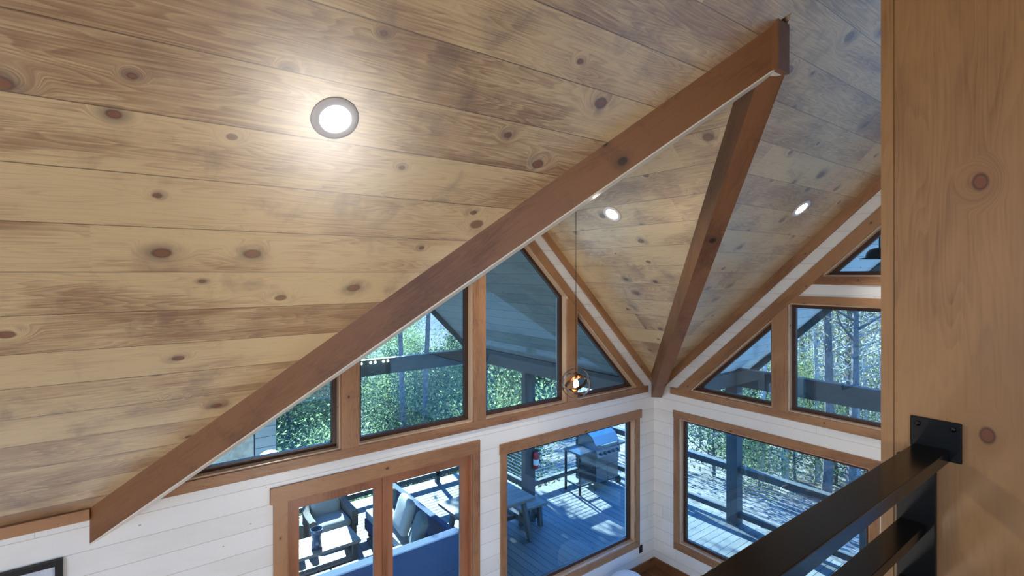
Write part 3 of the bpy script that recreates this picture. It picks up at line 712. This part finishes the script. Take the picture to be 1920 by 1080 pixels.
# armchairs
def armchair(x, label, first=None):
    if first is not None: return copy_tree(first, (x, 4.16, DZ), label)
    t = thing('armchair', label, 'armchair', (x, 4.16, DZ), 'armchairs behind the coffee table')
    bm = new(); box(bm, -.40, .40, -.36, .36, .08, .27); obj('base', bm, 'wicker', t, bevel=.02)
    # curved back and arms in one sweep
    bm = new(); N = 22; ins = []
    for k in range(N+1):
        a = PI*(k/N); c_, s_ = math.cos(a), math.sin(a)
        h = .56+.16*s_**2
        ex, ey = math.copysign(abs(c_)**.5, c_), abs(s_)**.5
        o_ = (.42*ex, -.36+.78*ey); i_ = (.31*ex, -.36+.66*ey)
        ins.append([bm.verts.new((o_[0], o_[1], .272)), bm.verts.new((o_[0], o_[1], h-.02)), bm.verts.new(((o_[0]+i_[0])/2, (o_[1]+i_[1])/2, h)), bm.verts.new((i_[0], i_[1], h-.02)), bm.verts.new((i_[0], i_[1], .272))])
    for A, B in zip(ins, ins[1:]):
        for i in range(5): bm.faces.new((A[i], A[(i+1) % 5], B[(i+1) % 5], B[i]))
    bm.faces.new(ins[0]); bm.faces.new(ins[-1][::-1]); obj('curved_back', bm, 'wicker', t, smooth=False)
    bm = new(); pad(bm, (0, -.06, .36), .31, .33, .09, e=.35); obj('seat_cushion', bm, 'cushion', t, smooth=True)
    bm = new(); pad(bm, (0, .19, .56), .27, .19, .08, Matrix.Rotation(1.15, 3, 'X'), e=.4); obj('back_cushion', bm, 'cushion', t, smooth=True)
    for xx in (-.34, .34):
        for yy in (-.3, .3):
            bm = new(); box(bm, xx-.025, xx+.025, yy-.025, yy+.025, .001, .079); obj('foot', bm, 'blackmatte', t)
    return t
a1 = armchair(-3.86, 'right one of two rounded wicker armchairs, in front of the gray deck post')
a2 = armchair(-4.80, 'left one of two rounded wicker armchairs, cut by the door frame', a1)

# stone fireplace at the left end of the porch
t = thing('outdoor_fireplace', 'tan stone outdoor fireplace chimney at the left end of the porch', 'fireplace', (-5.6, 4.75, DZ))
bm = new(); box(bm, -6.55, -4.98, 4.66, 5.08, DZ, 3.0); obj('stone_chimney', bm, 'stone', t)
bm = new(); box(bm, -6.45, -5.1, 4.52, 4.659, 1.25, 1.38); obj('mantel', bm, 'graywood', t)
local(t)
bm = new(); box(bm, -4.96, -4.62, 4.66, 5.08, DZ, 2.54); tag(obj('panel_wall', bm, 'siding', grain=X), 'pale gray boarded panel beside the stone chimney', 'panel')

# added glowing dots along the front beam, standing in for reflections in the glass
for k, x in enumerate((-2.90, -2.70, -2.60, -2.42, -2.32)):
    t = thing('reflection_dot', ('first', 'second', 'third', 'fourth', 'fifth')[k]+' small glowing dot from the left on the front porch beam, added in place of a reflection', 'bulb', (x, 5.07, 2.83), 'added reflection dots on the porch beam')
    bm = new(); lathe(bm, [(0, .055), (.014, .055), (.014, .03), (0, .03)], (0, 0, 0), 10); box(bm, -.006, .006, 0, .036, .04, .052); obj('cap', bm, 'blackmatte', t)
    bm = new(); lathe(bm, [(0, .03), (.015, .025), (.028, 0), (.02, -.022), (0, -.03)], (0, 0, 0), 12); obj('globe', bm, 'glint', t, smooth=True)

# dome lamp on the side porch
t = thing('dome_lamp', 'dark dome shaped porch lamp half hidden by the wood column', 'lamp', (1.5, -2.62, 4.90))
bm = new(); lathe(bm, [(0, .145), (.06, .14), (.12, .115), (.155, .07), (.165, .02), (.17, .008), (.235, -.004), (.235, -.012), (.16, -.008), (.14, .05), (.10, .10), (0, .125)], (0, 0, 0), 36); obj('dome_shade', bm, 'bronzed', t, smooth=True)
bm = new(); tube(bm, [(0, 0, .14), (0, 0, M_(0, -2.62)-4.90)], .012); obj('stem', bm, 'bronzed', t)
bm = new(); lathe(bm, [(0, .10), (.02, .10), (.035, .06), (.03, .03), (0, .02)], (0, 0, 0), 16); obj('bulb', bm, 'white', t, smooth=True)

# ------------------------------------------------------------------ land and trees
def gz(x, y):
    dN = max(0, y-6); dE = max(0, x-4)
    z = -2.6-.26*min(dN, 60)-.03*dE+.6*math.sin(x*.13+1)*math.cos(y*.11)
    if dE > 30: z += .16*(dE-30)
    if dN > 110: z += .30*(dN-110)
    return z
bm = new(); NX, NY = 90, 90; gv = []
f_ = lambda k, n: math.copysign(abs(2*k/n-1)**2.2, 2*k/n-1)
for j in range(NY+1):
    row = []
    for i in range(NX+1):
        x = 320*f_(i, NX); y = 320*f_(j, NY); row.append(bm.verts.new((x, y, gz(x, y))))
    gv.append(row)
for j in range(NY):
    for i in range(NX): bm.faces.new((gv[j][i], gv[j][i+1], gv[j+1][i+1], gv[j+1][i]))
struct(obj('ground', bm, 'litter', smooth=True))
bm = new(); N_ = 60; rows = []
for j in range(14):
    rows.append([bm.verts.new((-420+14*i+rnd.uniform(-3, 3), 230+14*j+rnd.uniform(-3, 3), -30+min(j, 9)*9.5+7*math.sin(i*.31)+4*math.sin(i*.83+j)+rnd.uniform(-1.5, 1.5)-max(0, j-9)*4)) for i in range(N_)])
for A, B in zip(rows, rows[1:]):
    for i in range(N_-1): bm.faces.new((A[i], A[i+1], B[i+1], B[i]))
struct(obj('hills', bm, 'hill', smooth=True))

def tree_proto(name, seed, H, crown0, spread, nb, nleaf, lsize, bark, leafm, r0, droop=0., pine=False):
    R = random.Random(seed); bm = new()
    pts = []; x = y = 0
    for k in range(7):
        pts.append(Vector((x, y, H*k/6))); x += R.uniform(-.05, .05)*H/6; y += R.uniform(-.05, .05)*H/6
    tube(bm, pts, [r0*(1-.82*k/6) for k in range(7)], 7)
    tips = []
    for b in range(nb):
        f = crown0+(1-crown0)*(b+R.random())/nb; q = f*6; i = min(5, int(q)); p = pts[i].lerp(pts[i+1], q-i)
        a = R.uniform(0, 2*PI); L = spread*((1.15-f) if pine else (.55+.7*math.sin(PI*min(1, (f-crown0)/(1-crown0)*.85+.12))))*R.uniform(.7, 1.2)
        up = R.uniform(.1, .9)-droop; c = p.copy(); bp = [c.copy()]; d = Vector((math.cos(a), math.sin(a), up)).normalized()
        for s in range(4):
            d = (d+Vector((R.uniform(-.3, .3), R.uniform(-.3, .3), R.uniform(-.2, .25)-droop*.2))).normalized(); c = c+d*L/4; bp.append(c.copy()); tips.append((c.copy(), L/4))
            if s > 0 and not pine:
                d2 = (d+Vector((R.uniform(-.9, .9), R.uniform(-.9, .9), R.uniform(-.3, .7)))).normalized(); e = c+d2*L*.35; m_ = (c+e)/2+Vector((R.uniform(-.1, .1), R.uniform(-.1, .1), .05))
                tube(bm, [c, m_, e], [r0*.10, r0*.07, r0*.03], 4); tips.append((e, L*.2)); tips.append((m_, L*.2))
        rb = r0*(1-.8*f)*.55
        tube(bm, bp, [rb, rb*.75, rb*.5, rb*.35, rb*.15], 5)
    r = thing(name, None, None); obj('trunk', bm, bark, r, Z)
    if nleaf:
        V = []; F = []
        for k in range(nleaf):
            t_, sp_ = R.choice(tips); c = t_+Vector((R.gauss(0, 1), R.gauss(0, 1), R.gauss(0, .8)))*(.22+sp_*.45)
            a = Vector((R.uniform(-1, 1), R.uniform(-1, 1), R.uniform(-1, 1))).normalized(); b_ = a.orthogonal().normalized(); s = lsize*R.uniform(.6, 1.4)
            n0 = len(V); V += [c-a*s-b_*s*.1, c+b_*s*.5, c+a*s, c-b_*s*.5]; F.append((n0, n0+1, n0+2, n0+3))
        me = bpy.data.meshes.new('foliage'); me.from_pydata([tuple(v) for v in V], [], F); me.update(); me.materials.append(M[leafm])
        o_ = bpy.data.objects.new('foliage', me); COL.objects.link(o_); o_.parent = r
    return r
P = {
 'leafy': [tree_proto('leafy_tree', 11, 9.5, .22, 3.0, 30, 9500, .075, 'bark', 'leaf', .16), tree_proto('leafy_tree', 12, 8.0, .2, 2.8, 28, 9000, .075, 'bark', 'leafd', .15)],
 'tall': [tree_proto('shade_tree', 51, 13.4, .63, 1.35, 60, 22000, .10, 'bark', 'leafd', .12)], 'tallb': [tree_proto('shade_tree', 52, 14.4, .72, 1.15, 60, 22000, .10, 'bark', 'leafd', .13)],
 'ever': [tree_proto('evergreen_tree', 21, 11, .12, 2.6, 60, 9000, .085, 'bark', 'leafd', .17, .45, True)],
 'bare': [tree_proto('bare_tree', 31, 13, .35, 3.0, 30, 1500, .055, 'palebark', 'leafr', .13), tree_proto('bare_tree', 32, 15, .4, 3.2, 30, 1700, .055, 'bark', 'leafr', .16), tree_proto('bare_tree', 33, 12, .3, 2.6, 30, 1700, .055, 'palebark', 'leafg', .10)],
 'shrub': [tree_proto('shrub', 41, 2.4, .08, 1.3, 24, 4200, .05, 'bark', 'leaf', .05), tree_proto('shrub', 42, 3.0, .1, 1.5, 24, 4200, .05, 'bark', 'leafd', .06)]}
LAB = {'tall': ('tall dark trunked tree added to shade the deck, high crown beyond the front porch corner', None), 'tallb': ('taller tree with a bare trunk added to shade the deck, right of the porch corner', None),
       'leafy': ('leafy green tree on the slope beyond the front porch', 'leafy trees beyond the front porch'),
       'ever': ('dark evergreen tree among the woods beyond the front porch', 'evergreens beyond the front porch'),
       'bare': ('nearly bare thin trunked tree in the woods beyond the side deck', 'bare trees beyond the side deck'),
       'shrub': ('low green shrub on the forest floor around the deck', 'shrubs around the deck')}
used = set()
def plant(kind, x, y, sc=1.0):
    pr = rnd.choice(P[kind])
    if pr.name in used: o_ = copy_tree(pr, (0, 0, 0))
    else: o_ = pr; used.add(pr.name)
    o_.location = (x, y, gz(x, y)-.05); o_.rotation_euler = (0, 0, rnd.uniform(0, 6.28)); s = sc*rnd.uniform(.85, 1.15); o_.scale = (s, s, s)
    tag(o_, LAB[kind][0], 'shrub' if kind == 'shrub' else 'tree', LAB[kind][1])
for k in range(64):
    y = 15+38*rnd.random()**1.3; plant('leafy' if rnd.random() < .7 else 'ever', rnd.uniform(-16-.5*(y-10), 7+.9*(y-10)), y, .82)
for kd, x_, y_ in (('tall', .75, 10.6), ('tallb', 1.55, 11.2)):  # both trees added for the shade their high crowns cast on the deck corner
    o_ = P[kd][0]; used.add(o_.name); o_.location = (x_, y_, gz(x_, y_)-.05); tag(o_, LAB[kd][0], 'tree')
for k in range(20): plant('shrub', rnd.uniform(-9, 4), rnd.uniform(8, 16), 1.1)
for k in range(84):
    x = 10+44*rnd.random(); plant('bare', x, rnd.uniform(-2-.75*x, 2+.55*x), rnd.uniform(.85, 1.15))
for k in range(44):
    x = rnd.uniform(9, 34); plant('bare', x, rnd.uniform(-.45*x, .5*x), rnd.uniform(.55, .8))
for k in range(34):
    x = rnd.uniform(9, 34); plant('shrub', x, rnd.uniform(-.5*x, .6*x), rnd.uniform(.7, 1.2))
for k, plist in P.items():
    for pr in plist:
        if pr.name not in used:
            for c in list(pr.children): bpy.data.objects.remove(c)
            bpy.data.objects.remove(pr)
